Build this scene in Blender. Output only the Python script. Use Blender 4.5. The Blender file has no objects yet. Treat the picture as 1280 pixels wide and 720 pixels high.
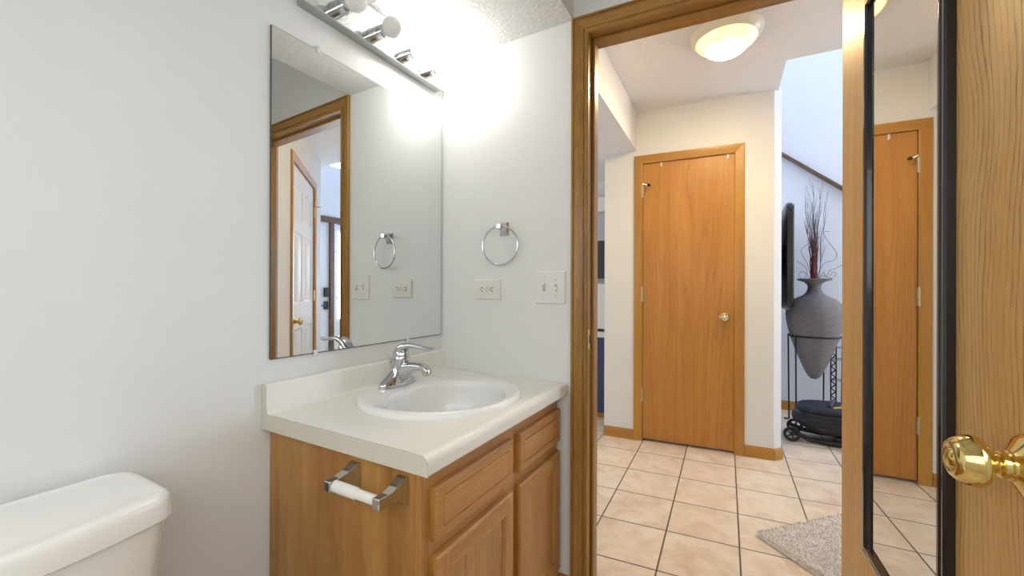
import bpy, bmesh, math, random
from mathutils import Vector, Matrix
random.seed(7)
R = math.radians
PI = math.pi
scene = bpy.context.scene
COL = scene.collection

# ------------------------------------------------------------------ camera
def look(yaw, pitch, roll):
    c, s = math.cos(yaw), math.sin(yaw)
    A = Matrix(((c, s, 0), (0, 0, -1), (-s, c, 0)))
    c, s = math.cos(pitch), math.sin(pitch)
    P = Matrix(((1, 0, 0), (0, c, s), (0, -s, c)))
    c, s = math.cos(roll), math.sin(roll)
    Q = Matrix(((c, -s, 0), (s, c, 0), (0, 0, 1)))
    return Q @ P @ A
M = look(R(29.45), R(.06), R(.18))
cam_data = bpy.data.cameras.new('camera')
cam_data.sensor_fit = 'HORIZONTAL'
cam_data.sensor_width = 36.0
cam_data.lens = 36.0 * 515.0 / 1280.0
cam_data.clip_start = 0.02
cam = bpy.data.objects.new('camera', cam_data)
COL.objects.link(cam)
r_, d_, f_ = M[0], M[1], M[2]
cam.matrix_world = Matrix(((r_[0], -d_[0], -f_[0], 1.138), (r_[1], -d_[1], -f_[1], -1.397), (r_[2], -d_[2], -f_[2], 1.12), (0, 0, 0, 1)))
scene.camera = cam

# ------------------------------------------------------------------ light and exposure
scene.view_settings.view_transform = 'Standard'
scene.view_settings.look = 'None'
scene.view_settings.gamma = 1.0
scene.view_settings.use_curve_mapping = False
scene.view_settings.exposure = 0.0
BULB = 40.0          # radiance of the two lit vanity bulbs
HOT = 330.0           # radiance of its middle, where the bulbs sit
DOME = 2.4            # radiance of the hall ceiling light
world = bpy.data.worlds.new('world')
scene.world = world
world.use_nodes = True
world.node_tree.nodes['Background'].inputs[0].default_value = (.72, .82, 1, 1)
world.node_tree.nodes['Background'].inputs[1].default_value = 1.0
def area(name, loc, rot, sx, sy, power, color):
    l = bpy.data.lights.new(name, 'AREA')
    l.shape = 'RECTANGLE'; l.size = sx; l.size_y = sy; l.energy = power; l.color = color
    o = bpy.data.objects.new(name, l); COL.objects.link(o)
    o.location = loc; o.rotation_euler = rot
    return o
# daylight entering the stair hall through its tall window; the bathroom and kitchen lights are added fill
area('foyer_daylight', (4.28, 2.2, 3.65), (0, R(90), 0), 1.4, 1.3, 62, (.66, .77, 1))
area('bath_fill', (.85, -2.03, 1.25), (R(58), 0, 0), 1.5, 1.1, 12, (.97, .99, 1))  # added fill from behind the camera, no window stands there
area('bath_side_fill', (1.88, -1.5, 1.4), (0, R(66), 0), 1.0, .9, 11, (.97, .99, 1))  # added fill from the right wall, brightens the wall between toilet and cabinet
area('sidelight_daylight', (4.26, 2.88, 1.3), (0, R(90), 0), 1.3, .22, 44, (.74, .84, 1))
area('kitchen_fill', (-1.45, 1.6, 1.4), (0, R(-90), 0), 1.0, 1.2, 14, (.95, .97, 1))  # added fill light on the kitchen side, no window modelled

# ------------------------------------------------------------------ materials
def new_mat(name):
    m = bpy.data.materials.new(name); m.use_nodes = True
    nt = m.node_tree
    return m, nt, nt.nodes['Principled BSDF']
def setp(b, **k):
    names = dict(color='Base Color', rough='Roughness', metal='Metallic', spec='Specular IOR Level', coat='Coat Weight', trans='Transmission Weight', sub='Subsurface Weight', ior='IOR')
    for a, v in k.items():
        if a == 'color': v = (*v, 1)
        b.inputs[names[a]].default_value = v
def nd(nt, t, **k):
    n = nt.nodes.new(t)
    for a, v in k.items(): setattr(n, a, v)
    return n
def srgb(r, g, b):
    f = lambda c: (c/255/12.92 if c/255 <= .04045 else ((c/255+.055)/1.055)**2.4)
    return (f(r), f(g), f(b))
def coords(nt, scale=(1, 1, 1), kind='Object'):
    tc = nd(nt, 'ShaderNodeTexCoord'); mp = nd(nt, 'ShaderNodeMapping')
    mp.inputs['Scale'].default_value = scale
    nt.links.new(tc.outputs[kind], mp.inputs['Vector'])
    return mp.outputs[0]
def noise(nt, vec, scale, detail=4, rough=.5, dist=0):
    n = nd(nt, 'ShaderNodeTexNoise')
    n.inputs['Scale'].default_value = scale; n.inputs['Detail'].default_value = detail
    n.inputs['Roughness'].default_value = rough; n.inputs['Distortion'].default_value = dist
    nt.links.new(vec, n.inputs['Vector'])
    return n.outputs['Fac']
def ramp(nt, fac, stops):
    n = nd(nt, 'ShaderNodeValToRGB')
    e = n.color_ramp.elements
    while len(e) < len(stops): e.new(.5)
    for el, (p, c) in zip(e, stops):
        el.position = p; el.color = (*c, 1) if len(c) == 3 else c
    nt.links.new(fac, n.inputs[0])
    return n.outputs[0]
def mix(nt, fac, a, b, mode='MIX'):
    n = nd(nt, 'ShaderNodeMix', data_type='RGBA', blend_type=mode)
    for i, v in ((0, fac), (6, a), (7, b)):
        if hasattr(v, 'node'): nt.links.new(v, n.inputs[i])
        elif i == 0: n.inputs[0].default_value = v
        else: n.inputs[i].default_value = (*v, 1)
    return n.outputs[2]
def bump(nt, b, h, strength, dist):
    n = nd(nt, 'ShaderNodeBump')
    n.inputs['Strength'].default_value = strength; n.inputs['Distance'].default_value = dist
    nt.links.new(h, n.inputs['Height']); nt.links.new(n.outputs[0], b.inputs['Normal'])
def plain(name, color, rough=.5, metal=0, **k):
    m, nt, b = new_mat(name); setp(b, color=color, rough=rough, metal=metal, **k)
    return m
def mottled(name, c1, c2, scale, rough=.5, bump_s=0, bump_d=.001, detail=4, bscale=None, **k):
    m, nt, b = new_mat(name); setp(b, rough=rough, **k)
    v = coords(nt); f = noise(nt, v, scale, detail)
    nt.links.new(ramp(nt, f, ((.3, c1), (.7, c2))), b.inputs['Base Color'])
    if bump_s: bump(nt, b, noise(nt, v, bscale or scale, detail), bump_s, bump_d)
    return m
def wood(name, light, dark, line, axis='Z', freq=60., line_amt=.6, wob=.05, rough=.38, coat=.2, pores=.5, warp=(4., .45)):
    """Oak: growth lines running with the grain axis, bent into cathedrals, plus fine dark pores.
    freq = lines per metre, wob = how far (m) the lines wander, warp = wander frequency across / along the grain"""
    m, nt, b = new_mat(name); setp(b, rough=rough, coat=coat)
    b.inputs['Coat Roughness'].default_value = .25
    def stretch(ac, al): return {'Z': (ac, ac, al), 'X': (al, ac, ac), 'Y': (ac, al, ac)}[axis]
    def math_(op, *args):
        n = nd(nt, 'ShaderNodeMath', operation=op)
        for i, v in enumerate(args):
            if hasattr(v, 'node'): nt.links.new(v, n.inputs[i])
            else: n.inputs[i].default_value = v
        return n.outputs[0]
    tc = nd(nt, 'ShaderNodeTexCoord'); sep = nd(nt, 'ShaderNodeSeparateXYZ'); nt.links.new(tc.outputs['Object'], sep.inputs[0])
    ia, ib = {'Z': (0, 1), 'X': (1, 2), 'Y': (0, 2)}[axis]
    across = math_('ADD', sep.outputs[ia], sep.outputs[ib])
    low = noise(nt, coords(nt, stretch(warp[0], warp[1])), 1.0, 2, .4, .3)
    mid = noise(nt, coords(nt, stretch(34, 10)), 1.0, 2, .5)
    v = math_('MULTIPLY_ADD', low, wob, across)
    v = math_('MULTIPLY_ADD', mid, .014, v)
    fr = math_('FRACT', math_('MULTIPLY', v, freq))
    lines = ramp(nt, fr, ((.0, (.8, .8, .8)), (.10, (.1, .1, .1)), (.62, (0, 0, 0)), (.84, (.25, .25, .25)), (.94, (1, 1, 1)), (1, (.9, .9, .9))))
    pore = noise(nt, coords(nt, stretch(1, .03)), 700, 2, .55)
    pm = ramp(nt, pore, ((.42, (0, 0, 0)), (.62, (1, 1, 1))))
    broad = noise(nt, coords(nt, stretch(14, 1.1)), 1.0, 4, .6, .5)
    base = ramp(nt, broad, ((.30, dark), (.66, light)))
    lm = math_('MULTIPLY', lines, math_('MULTIPLY_ADD', pm, .6, .4))
    vis = noise(nt, coords(nt, stretch(16, .5)), 1.0, 2, .5)
    lm = math_('MULTIPLY', lm, ramp(nt, vis, ((.35, (.25, .25, .25)), (.6, (1, 1, 1)))))
    c = mix(nt, math_('MULTIPLY', lm, line_amt), base, line)
    pale = mix(nt, math_('MULTIPLY', pm, pores * .45), c, line)
    nt.links.new(pale, b.inputs['Base Color'])
    bump(nt, b, pore, .05, .001)
    return m
def emit(name, color, strength):
    m, nt, b = new_mat(name)
    setp(b, color=(.9, .9, .9), rough=.3)
    b.inputs['Emission Color'].default_value = (*color, 1); b.inputs['Emission Strength'].default_value = strength
    return m

WALL = mottled('painted_wall', (.775, .785, .77), (.80, .81, .795), 3, .55, .10, .002, 3, 160)
HWALL = mottled('hall_wall_paint', (.80, .80, .78), (.83, .83, .81), 3, .6, .08, .002, 3, 160)
FWALL = mottled('stair_wall_paint', (.76, .775, .80), (.78, .795, .82), 3, .6, .05, .002, 3, 160)
SOFF = mottled('textured_ceiling_paint', (.70, .70, .69), (.78, .78, .77), 60, .8, .9, .008, 5, 75)
HCEIL = mottled('hall_ceiling_paint', (.84, .835, .82), (.87, .865, .855), 40, .8, .5, .006, 4, 45)
OAKTRIM = wood('oak_trim', srgb(184, 136, 62), srgb(142, 98, 38), srgb(58, 38, 14), 'Z', 120, .9, .04, pores=.85)
OAKTRIMX = wood('oak_trim_horizontal', srgb(184, 136, 62), srgb(152, 106, 44), srgb(74, 48, 18), 'X', 90, .5, .03, pores=.5)
HTRIM = wood('hall_trim_oak', srgb(194, 142, 56), srgb(170, 116, 40), srgb(120, 78, 26), 'Z', 90, .4, .03)
HTRIMX = wood('hall_trim_oak_horizontal', srgb(194, 142, 56), srgb(170, 116, 40), srgb(120, 78, 26), 'X', 90, .4, .03)
VENEER = wood('door_veneer', srgb(196, 138, 64), srgb(178, 118, 48), srgb(126, 78, 30), 'Z', 34, .5, .32, .42, .12, .35, (5., .32))
NEARDOOR = wood('open_door_veneer', srgb(222, 176, 108), srgb(206, 158, 90), srgb(58, 48, 36), 'Z', 84, 1.0, .15, .5, .08, .35, (4.5, 1.7))
CAB = wood('cabinet_oak', srgb(196, 142, 74), srgb(166, 112, 50), srgb(80, 46, 18), 'Z', 90, .5, .05)
CABY = wood('cabinet_oak_rails', srgb(196, 142, 74), srgb(166, 112, 50), srgb(80, 46, 18), 'Y', 90, .5, .05)
CABSIDE = wood('cabinet_side_veneer', srgb(194, 144, 78), srgb(154, 104, 48), srgb(108, 66, 28), 'Z', 9, .35, .25, .42, .12, .15, (9., 4.5))
PORC = plain('white_porcelain', (.86, .86, .84), .22, 0, coat=.2)
TOILET = plain('bone_porcelain', (.87, .86, .83), .1, 0, coat=.5)
COUNTER = mottled('cream_laminate', (.79, .775, .71), (.86, .845, .79), 190, .35, detail=6)
COUNTERE = mottled('laminate_end_strip', (.64, .60, .50), (.70, .66, .56), 190, .45, detail=6)
CHROME = plain('chrome', (.60, .61, .63), .05, 1)
BRASS = plain('polished_brass', srgb(232, 206, 134), .09, 1)
NICKEL = plain('pale_brass', srgb(224, 208, 168), .18, 1)
AGED = plain('aged_brass', srgb(205, 190, 155), .3, 1)
STEEL = plain('brushed_steel', (.6, .6, .58), .3, 1)
GLASSM = plain('mirror_silver', (.79, .81, .80), .0, 1)
GREENEDGE = plain('mirror_edge', (.06, .075, .07), .3, 0)
GREYMETAL = plain('grey_enamel', (.42, .43, .43), .35, .6)
CLEAR = plain('clear_plastic', (.74, .76, .76), .12)
PLASTIC = plain('white_plastic', (.80, .79, .75), .3)
IVORY = plain('ivory_plastic', (.78, .76, .69), .3)
DARKSLOT = plain('slot_black', (.03, .03, .03), .6)
BULBOFF = plain('unlit_bulb_glass', (.86, .86, .85), .15, 0, sub=.0)
BULBON = emit('lit_bulb_glass', (1, .965, .91), BULB)
DOMEM = None
BLACK = plain('black_plastic', (.012, .012, .014), .28)
BLACKM = plain('black_iron', (.015, .015, .017), .45, .5)
FRAMEB = plain('black_frame_lacquer', (.012, .012, .016), .2, 0, coat=.5)
WHITEDOOR = plain('white_door_paint', (.78, .79, .80), .4)
NAVY = plain('navy_paint', (.03, .05, .14), .5)
VASEM, nt, b = new_mat('weathered_grey_terracotta'); setp(b, rough=.9)
v = coords(nt, (1, 1, 2.6)); f1 = noise(nt, v, 16, 8, .7); f2 = noise(nt, coords(nt, (1, 1, 5)), 70, 5, .7)
c = mix(nt, .5, ramp(nt, f1, ((.3, (.13, .115, .11)), (.7, (.26, .235, .225)))), ramp(nt, f2, ((.3, (.09, .08, .078)), (.7, (.33, .30, .29)))))
nt.links.new(c, b.inputs['Base Color']); bump(nt, b, f2, .6, .006)
REDTWIG = plain('dark_red_twig', (.20, .012, .016), .6)
TWIG = mottled('grey_brown_twig', (.05, .035, .035), (.12, .09, .09), 50, .8)
BAGM = mottled('black_nylon', (.010, .010, .012), (.022, .022, .026), 300, .75, .4, .001)
BAGTOP = mottled('dark_blue_nylon', (.008, .012, .024), (.016, .022, .04), 300, .7, .4, .001)
YELLOW = plain('yellow_webbing', (.62, .42, .03), .6)
RUBBER = plain('rubber', (.02, .02, .02), .7)
WIREM = plain('grey_wire', (.35, .36, .38), .4, .7)
PAPERROLL = plain('white_roller_plastic', (.82, .80, .75), .45)
OAKCAP = wood('dark_oak_cap', srgb(120, 86, 62), srgb(96, 66, 46), srgb(60, 40, 28), 'X', 80, .4, .03)

def tile_mat():
    m, nt, b = new_mat('beige_floor_tile'); setp(b, rough=.32)
    tc = nd(nt, 'ShaderNodeTexCoord')
    geo = nd(nt, 'ShaderNodeSeparateXYZ'); nt.links.new(tc.outputs['Object'], geo.inputs[0])
    def lin(ax, ay, off, pitch):
        a = nd(nt, 'ShaderNodeMath', operation='MULTIPLY'); nt.links.new(geo.outputs[0], a.inputs[0]); a.inputs[1].default_value = ax / pitch
        c = nd(nt, 'ShaderNodeMath', operation='MULTIPLY_ADD'); nt.links.new(geo.outputs[1], c.inputs[0]); c.inputs[1].default_value = ay / pitch
        nt.links.new(a.outputs[0], c.inputs[2])
        s = nd(nt, 'ShaderNodeMath', operation='SUBTRACT'); nt.links.new(c.outputs[0], s.inputs[0]); s.inputs[1].default_value = off / pitch
        return s.outputs[0]
    c2, s2 = math.cos(R(2)), math.sin(R(2)); c5, s5 = math.cos(R(5.2)), math.sin(R(5.2))
    U = lin(c2, s2, .548, .2975)
    V = lin(-s5, c5, .2385, .303)
    def edge(x):
        fr = nd(nt, 'ShaderNodeMath', operation='FRACT'); nt.links.new(x, fr.inputs[0])
        pp = nd(nt, 'ShaderNodeMath', operation='PINGPONG'); nt.links.new(x, pp.inputs[0]); pp.inputs[1].default_value = .5
        return pp.outputs[0]
    mn = nd(nt, 'ShaderNodeMath', operation='MINIMUM'); nt.links.new(edge(U), mn.inputs[0]); nt.links.new(edge(V), mn.inputs[1])
    g = ramp(nt, mn.outputs[0], ((.008, (1, 1, 1)), (.013, (0, 0, 0))))
    fu = nd(nt, 'ShaderNodeMath', operation='FLOOR'); nt.links.new(U, fu.inputs[0])
    fv = nd(nt, 'ShaderNodeMath', operation='FLOOR'); nt.links.new(V, fv.inputs[0])
    cb = nd(nt, 'ShaderNodeCombineXYZ'); nt.links.new(fu.outputs[0], cb.inputs[0]); nt.links.new(fv.outputs[0], cb.inputs[1])
    wn = nd(nt, 'ShaderNodeTexWhiteNoise'); nt.links.new(cb.outputs[0], wn.inputs['Vector'])
    ad = nd(nt, 'ShaderNodeVectorMath', operation='MULTIPLY_ADD'); nt.links.new(wn.outputs['Color'], ad.inputs[0]); ad.inputs[1].default_value = (9, 9, 9)
    nt.links.new(tc.outputs['Object'], ad.inputs[2])
    n1 = noise(nt, ad.outputs[0], 7, 8, .62, .8)
    col = ramp(nt, n1, ((.30, srgb(206, 184, 158)), (.5, srgb(222, 205, 182)), (.7, srgb(232, 220, 202))))
    n2 = noise(nt, ad.outputs[0], 3, 4, .5, 1.5)
    col = mix(nt, ramp(nt, n2, ((.5, (0, 0, 0)), (.75, (.35, .35, .35)))), col, srgb(208, 176, 146))
    col = mix(nt, g, col, srgb(84, 74, 66))
    nt.links.new(col, b.inputs['Base Color'])
    inv = nd(nt, 'ShaderNodeMath', operation='SUBTRACT'); inv.inputs[0].default_value = 1; nt.links.new(g, inv.inputs[1])
    bump(nt, b, inv.outputs[0], .4, .003)
    return m
TILE = tile_mat()
def rug_mat():
    m, nt, b = new_mat('grey_beige_shag'); setp(b, rough=.95)
    v = coords(nt)
    f = noise(nt, v, 170, 3, .7)
    f2 = noise(nt, v, 22, 3, .6)
    c = ramp(nt, f, ((.28, srgb(160, 146, 132)), (.42, srgb(208, 200, 192)), (.7, srgb(232, 228, 222))))
    c = mix(nt, ramp(nt, f2, ((.4, (0, 0, 0)), (.7, (.5, .5, .5)))), c, srgb(204, 194, 184))
    nt.links.new(c, b.inputs['Base Color'])
    return m
RUG = rug_mat()
def dome_mat():
    m, nt, b = new_mat('alabaster_glass_lit')
    v = coords(nt); f = noise(nt, v, 14, 5, .6, 1.0)
    c = ramp(nt, f, ((.3, (1, .40, .12)), (.62, (1, .58, .24))))
    setp(b, color=(.85, .75, .55), rough=.25)
    # the bulbs behind the glass make its middle far brighter than its rim
    tc = nd(nt, 'ShaderNodeTexCoord'); mp = nd(nt, 'ShaderNodeMapping'); mp.inputs['Scale'].default_value = (1, 1, 0)
    nt.links.new(tc.outputs['Object'], mp.inputs['Vector'])
    ln = nd(nt, 'ShaderNodeVectorMath', operation='LENGTH'); nt.links.new(mp.outputs[0], ln.inputs[0])
    mr = nd(nt, 'ShaderNodeMapRange', interpolation_type='SMOOTHSTEP')
    mr.inputs['From Min'].default_value = .035; mr.inputs['From Max'].default_value = .100
    mr.inputs['To Min'].default_value = HOT; mr.inputs['To Max'].default_value = DOME
    mc = nd(nt, 'ShaderNodeMapRange', interpolation_type='SMOOTHSTEP')
    mc.inputs['From Min'].default_value = .035; mc.inputs['From Max'].default_value = .100; mc.inputs['To Min'].default_value = 1; mc.inputs['To Max'].default_value = 0
    nt.links.new(ln.outputs['Value'], mc.inputs['Value'])
    nt.links.new(mix(nt, mc.outputs[0], c, (1, .83, .46)), b.inputs['Emission Color'])
    nt.links.new(ln.outputs['Value'], mr.inputs['Value']); nt.links.new(mr.outputs[0], b.inputs['Emission Strength'])
    return m
DOMEM = dome_mat()
CREAMGLASS = plain('cream_light_pan', (.88, .80, .60), .3)

# ------------------------------------------------------------------ mesh helpers
def box(bm, x0, x1, y0, y1, z0, z1):
    vs = [bm.verts.new((x, y, z)) for x in (x0, x1) for y in (y0, y1) for z in (z0, z1)]
    for f in ((0, 1, 3, 2), (4, 6, 7, 5), (0, 4, 5, 1), (2, 3, 7, 6), (0, 2, 6, 4), (1, 5, 7, 3)):
        bm.faces.new([vs[i] for i in f])
    return vs
def prism(bm, poly, a0, a1, axis='y'):
    """polygon (2-D) extruded along an axis: 'y' -> poly is (x,z); 'x' -> (y,z); 'z' -> (x,y)"""
    def P(p, t): return {'y': (p[0], t, p[1]), 'x': (t, p[0], p[1]), 'z': (p[0], p[1], t)}[axis]
    A = [bm.verts.new(P(p, a0)) for p in poly]; B = [bm.verts.new(P(p, a1)) for p in poly]
    n = len(poly)
    bm.faces.new(A); bm.faces.new(B[::-1])
    for i in range(n): bm.faces.new((A[i], B[i], B[(i+1) % n], A[(i+1) % n]))
def frame_of(d):
    d = Vector(d).normalized()
    u = d.cross(Vector((0, 0, 1)))
    if u.length < 1e-4: u = Vector((1, 0, 0))
    u.normalize(); return u, d.cross(u)
def tube(bm, pts, rad, seg=12, caps=True):
    pts = [Vector(p) for p in pts]
    if not hasattr(rad, '__len__'): rad = [rad]*len(pts)
    rings = []; u = None
    for i, p in enumerate(pts):
        d = (pts[min(i+1, len(pts)-1)] - pts[max(i-1, 0)]).normalized()
        if u is None: u, v = frame_of(d)
        else:
            u = (u - d*u.dot(d)).normalized(); v = d.cross(u)
        rings.append([bm.verts.new(p + (u*math.cos(2*PI*k/seg) + v*math.sin(2*PI*k/seg))*rad[i]) for k in range(seg)])
    for a, b in zip(rings, rings[1:]):
        for k in range(seg): bm.faces.new((a[k], a[(k+1) % seg], b[(k+1) % seg], b[k]))
    if caps:
        bm.faces.new(rings[0][::-1]); bm.faces.new(rings[-1])
def lathe(bm, prof, origin=(0, 0, 0), axis=(0, 0, 1), seg=40, sx=1, sy=1):
    """prof: list of (radius, height along axis)"""
    o = Vector(origin); d = Vector(axis).normalized()
    if abs(d.z) > .999: u, v = Vector((1, 0, 0)), Vector((0, 1, 0))
    else: u, v = frame_of(d)
    rings = []
    for r, h in prof:
        if r < 1e-6: rings.append([bm.verts.new(o + d*h)])
        else: rings.append([bm.verts.new(o + d*h + u*(r*sx*math.cos(2*PI*k/seg)) + v*(r*sy*math.sin(2*PI*k/seg))) for k in range(seg)])
    for a, b in zip(rings, rings[1:]):
        for k in range(seg):
            k2 = (k+1) % seg
            if len(a) == 1 and len(b) == 1: continue
            if len(a) == 1: bm.faces.new((a[0], b[k2], b[k]))
            elif len(b) == 1: bm.faces.new((a[k], a[k2], b[0]))
            else: bm.faces.new((a[k], a[k2], b[k2], b[k]))
    return rings
def torus(bm, c, ru, u, v, r, seg=64, ms=12):
    c = Vector(c); u = Vector(u).normalized(); v = Vector(v).normalized(); w = u.cross(v)
    rings = []
    for k in range(seg):
        t = 2*PI*k/seg; rad = u*math.cos(t) + v*math.sin(t)
        rings.append([bm.verts.new(c + rad*(ru + r*math.cos(2*PI*j/ms)) + w*(r*math.sin(2*PI*j/ms))) for j in range(ms)])
    for k in range(seg):
        a, b = rings[k], rings[(k+1) % seg]
        for j in range(ms): bm.faces.new((a[j], b[j], b[(j+1) % ms], a[(j+1) % ms]))
def obj(name, bm, mat, parent=None, bevel=0, seg=2, smooth=35, mats=None):
    bmesh.ops.recalc_face_normals(bm, faces=bm.faces)
    for f in bm.faces: f.smooth = True
    for e in bm.edges:
        if len(e.link_faces) == 2: e.smooth = e.calc_face_angle(0) < R(smooth)
    me = bpy.data.meshes.new(name); bm.to_mesh(me); bm.free()
    for mm in (mats or [mat]): me.materials.append(mm)
    o = bpy.data.objects.new(name, me); COL.objects.link(o)
    if parent: o.parent = parent
    if bevel:
        b = o.modifiers.new('edge', 'BEVEL'); b.width = bevel; b.segments = seg; b.limit_method = 'ANGLE'; b.angle_limit = R(40)
        b.harden_normals = False
    return o
def tag(o, label, cat, group=None, kind=None):
    o['label'] = label; o['category'] = cat
    if group: o['group'] = group
    if kind: o['kind'] = kind
    return o
def thing(name, label, cat, loc=(0, 0, 0), rotz=0, group=None, kind=None):
    o = bpy.data.objects.new(name, None); COL.objects.link(o)
    o.empty_display_size = .05
    o.location = loc; o.rotation_euler = (0, 0, rotz)
    return tag(o, label, cat, group, kind)
def bmx(*boxes):
    bm = bmesh.new()
    for b in boxes: box(bm, *b)
    return bm
def struct(name, bm, mat, label, cat, **k):
    o = obj(name, bm, mat, **k); return tag(o, label, cat, kind='structure')

# ------------------------------------------------------------------ setting: bathroom shell
H0 = 2.024
def head(x): return H0 - .04*(x - .655)
XL, XR = .655, 1.42            # clear opening of the bathroom door
WT = .115
struct('floor', bmx((-1.6, 5.4, -2.2, 4.2, -.06, 0)), TILE, 'beige ceramic tile floor with dark grout running through hall and bathroom', 'floor')
struct('wall_left', bmx((-.12, 0, -2.2, 0, 0, 2.6)), WALL, 'pale grey bathroom wall behind the mirror and toilet', 'wall')
bm = bmesh.new()
box(bm, -.12, XL - .02, 0, WT, 0, 2.5); box(bm, XR + .02, 2.0, 0, WT, 0, 2.5)
prism(bm, [(XL - .02, head(XL) + .02), (XR + .02, head(XR) + .02), (XR + .02, 2.5), (XL - .02, 2.5)], 0, WT, 'y')
struct('wall_back', bm, WALL, 'pale grey bathroom wall with towel ring, outlet and doorway', 'wall')
struct('wall_right', bmx((1.9, 2.0, -2.2, 0, 0, 2.5)), WALL, 'pale grey bathroom wall behind the open oak door', 'wall')
struct('wall_front', bmx((-.12, 2.0, -2.2, -2.1, 0, 2.5)), WALL, 'pale grey bathroom wall opposite the doorway', 'wall')
struct('ceiling_soffit', bmx((0, .6, -2.1, 0, 2.085, 2.45)), SOFF, 'low white textured ceiling above the vanity and its lights', 'ceiling')
struct('ceiling_bathroom', bmx((.6, 1.9, -2.1, 0, 2.44, 2.5)), WALL, 'higher bathroom ceiling in front of the doorway', 'ceiling')
def base_profile(h=.085, t=.012):
    return [(0, 0), (-t, 0), (-t, h - .018), (-t*.6, h - .006), (-t*.35, h), (0, h)]
def baseboard(name, x0, x1, label, parent=None, loc=None, rot=0, h=.085, mat=None):
    bm = bmesh.new(); prism(bm, base_profile(h), x0, x1, 'x')
    o = obj(name, bm, mat or HTRIMX); tag(o, label, 'baseboard', kind='structure')
    if loc is not None: o.location = loc; o.rotation_euler = (0, 0, rot)
    return o
baseboard('baseboard_back', .545, .5985, 'short oak baseboard between vanity cabinet and door casing', mat=OAKTRIMX)

CASPROF = [(-.004, 0), (-.004, .008), (.000, .012), (.006, .012), (.0085, .0065), (.012, .0065), (.014, .0105), (.030, .0135), (.0425, .0165), (.0445, .012), (.0475, .012), (.050, .017), (.056, .017), (.058, .013), (.058, 0)]
def casing(bm_leg_l, bm_leg_r, bm_head, x0, x1, top, prof, z0=0.0):
    """door trim swept round an opening, mitred, seen from local -y; top is a function of x"""
    def ring(corner):
        out = []
        for a, t in prof:
            if corner == 0: out.append((x0 - a, -t, z0))
            if corner == 1: out.append((x0 - a, -t, top(x0 - a) + a))
            if corner == 2: out.append((x1 + a, -t, top(x1 + a) + a))
            if corner == 3: out.append((x1 + a, -t, z0))
        return out
    for bm, a, b in ((bm_leg_l, 0, 1), (bm_head, 1, 2), (bm_leg_r, 2, 3)):
        A = [bm.verts.new(p) for p in ring(a)]; B = [bm.verts.new(p) for p in ring(b)]
        n = len(A)
        for i in range(n): bm.faces.new((A[i], A[(i+1) % n], B[(i+1) % n], B[i]))
        bm.faces.new(A); bm.faces.new(B[::-1])
# bathroom door frame: one thing with jambs, stops, casings
tr = thing('trim_1', 'stained oak door frame and casing around the bathroom doorway', 'door frame', (0, 0, 0), kind='structure')
l, r, h = bmesh.new(), bmesh.new(), bmesh.new()
casing(l, r, h, XL, XR, head, CASPROF)
obj('casing_leg', l, OAKTRIM, tr); obj('casing_leg', r, OAKTRIM, tr); obj('casing_head', h, OAKTRIMX, tr)
bm = bmx((XL - .018, XL, -.0005, WT, 0, head(XL) + .01)); obj('jamb', bm, OAKTRIM, tr)
bm = bmx((XR, XR + .018, -.0005, WT, 0, head(XR) + .01)); obj('jamb', bm, OAKTRIM, tr)
bm = bmesh.new(); prism(bm, [(XL - .018, head(XL - .018)), (XR + .018, head(XR + .018)), (XR + .018, head(XR + .018) + .018), (XL - .018, head(XL - .018) + .018)], -.0005, WT, 'y')
obj('head_jamb', bm, OAKTRIMX, tr)
bm = bmx((XL, XL + .011, .040, .075, 0, head(XL))); obj('door_stop', bm, OAKTRIM, tr, .003)
bm = bmesh.new(); prism(bm, [(XL, head(XL) - .011), (XR, head(XR) - .011), (XR, head(XR)), (XL, head(XL))], .040, .075, 'y'); obj('door_stop', bm, OAKTRIMX, tr, .003)
bm = bmx((XR - .011, XR, .040, .075, 0, head(XR))); obj('door_stop', bm, OAKTRIM, tr, .003)
bm = bmesh.new(); box(bm, XL, XL + .0025, .004, .034, .905, .975)
sp = obj('strike_plate', bm, BRASS, tr, .001); sp['label'] = 'brass strike plate'
bm = bmx((XL + .0005, XL + .0031, .012, .026, .925, .955)); obj('latch_hole', bm, DARKSLOT, sp)

# ------------------------------------------------------------------ setting: hall shell
HP = (1.1284, 1.7857, 0); HA = R(5)
def hall_pt(s, n, z=0):
    return (HP[0] + math.cos(HA)*s - math.sin(HA)*n, HP[1] + math.sin(HA)*s + math.cos(HA)*n, z)
bm = bmesh.new()
DL, DR, DT = -.655, -.047, 2.047     # closet door opening in hall-wall coordinates
box(bm, -.93, DL - .015, 0, .12, 0, 2.45)
box(bm, DR + .015, .178, 0, .12, 0, 2.45)
box(bm, DL - .015, DR + .015, 0, .12, DT + .015, 2.45)
prism(bm, [(.178, 0), (.225, .04), (.225, .12), (.178, .12)], 0, 2.45, 'z')
o = struct('wall_hall', bm, HWALL, 'warm white hall wall holding the flat oak closet door', 'wall')
o.location = HP; o.rotation_euler = (0, 0, HA)
# wall turning back behind the corner (carries the television)
c0 = hall_pt(.225, .06)
bm = bmx((c0[0] - .12, c0[0] - .002, c0[1] + .06, 3.2, 0, 2.45))
struct('wall_return', bm, FWALL, 'wall running back from the hall corner to the stair wall', 'wall')
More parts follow.
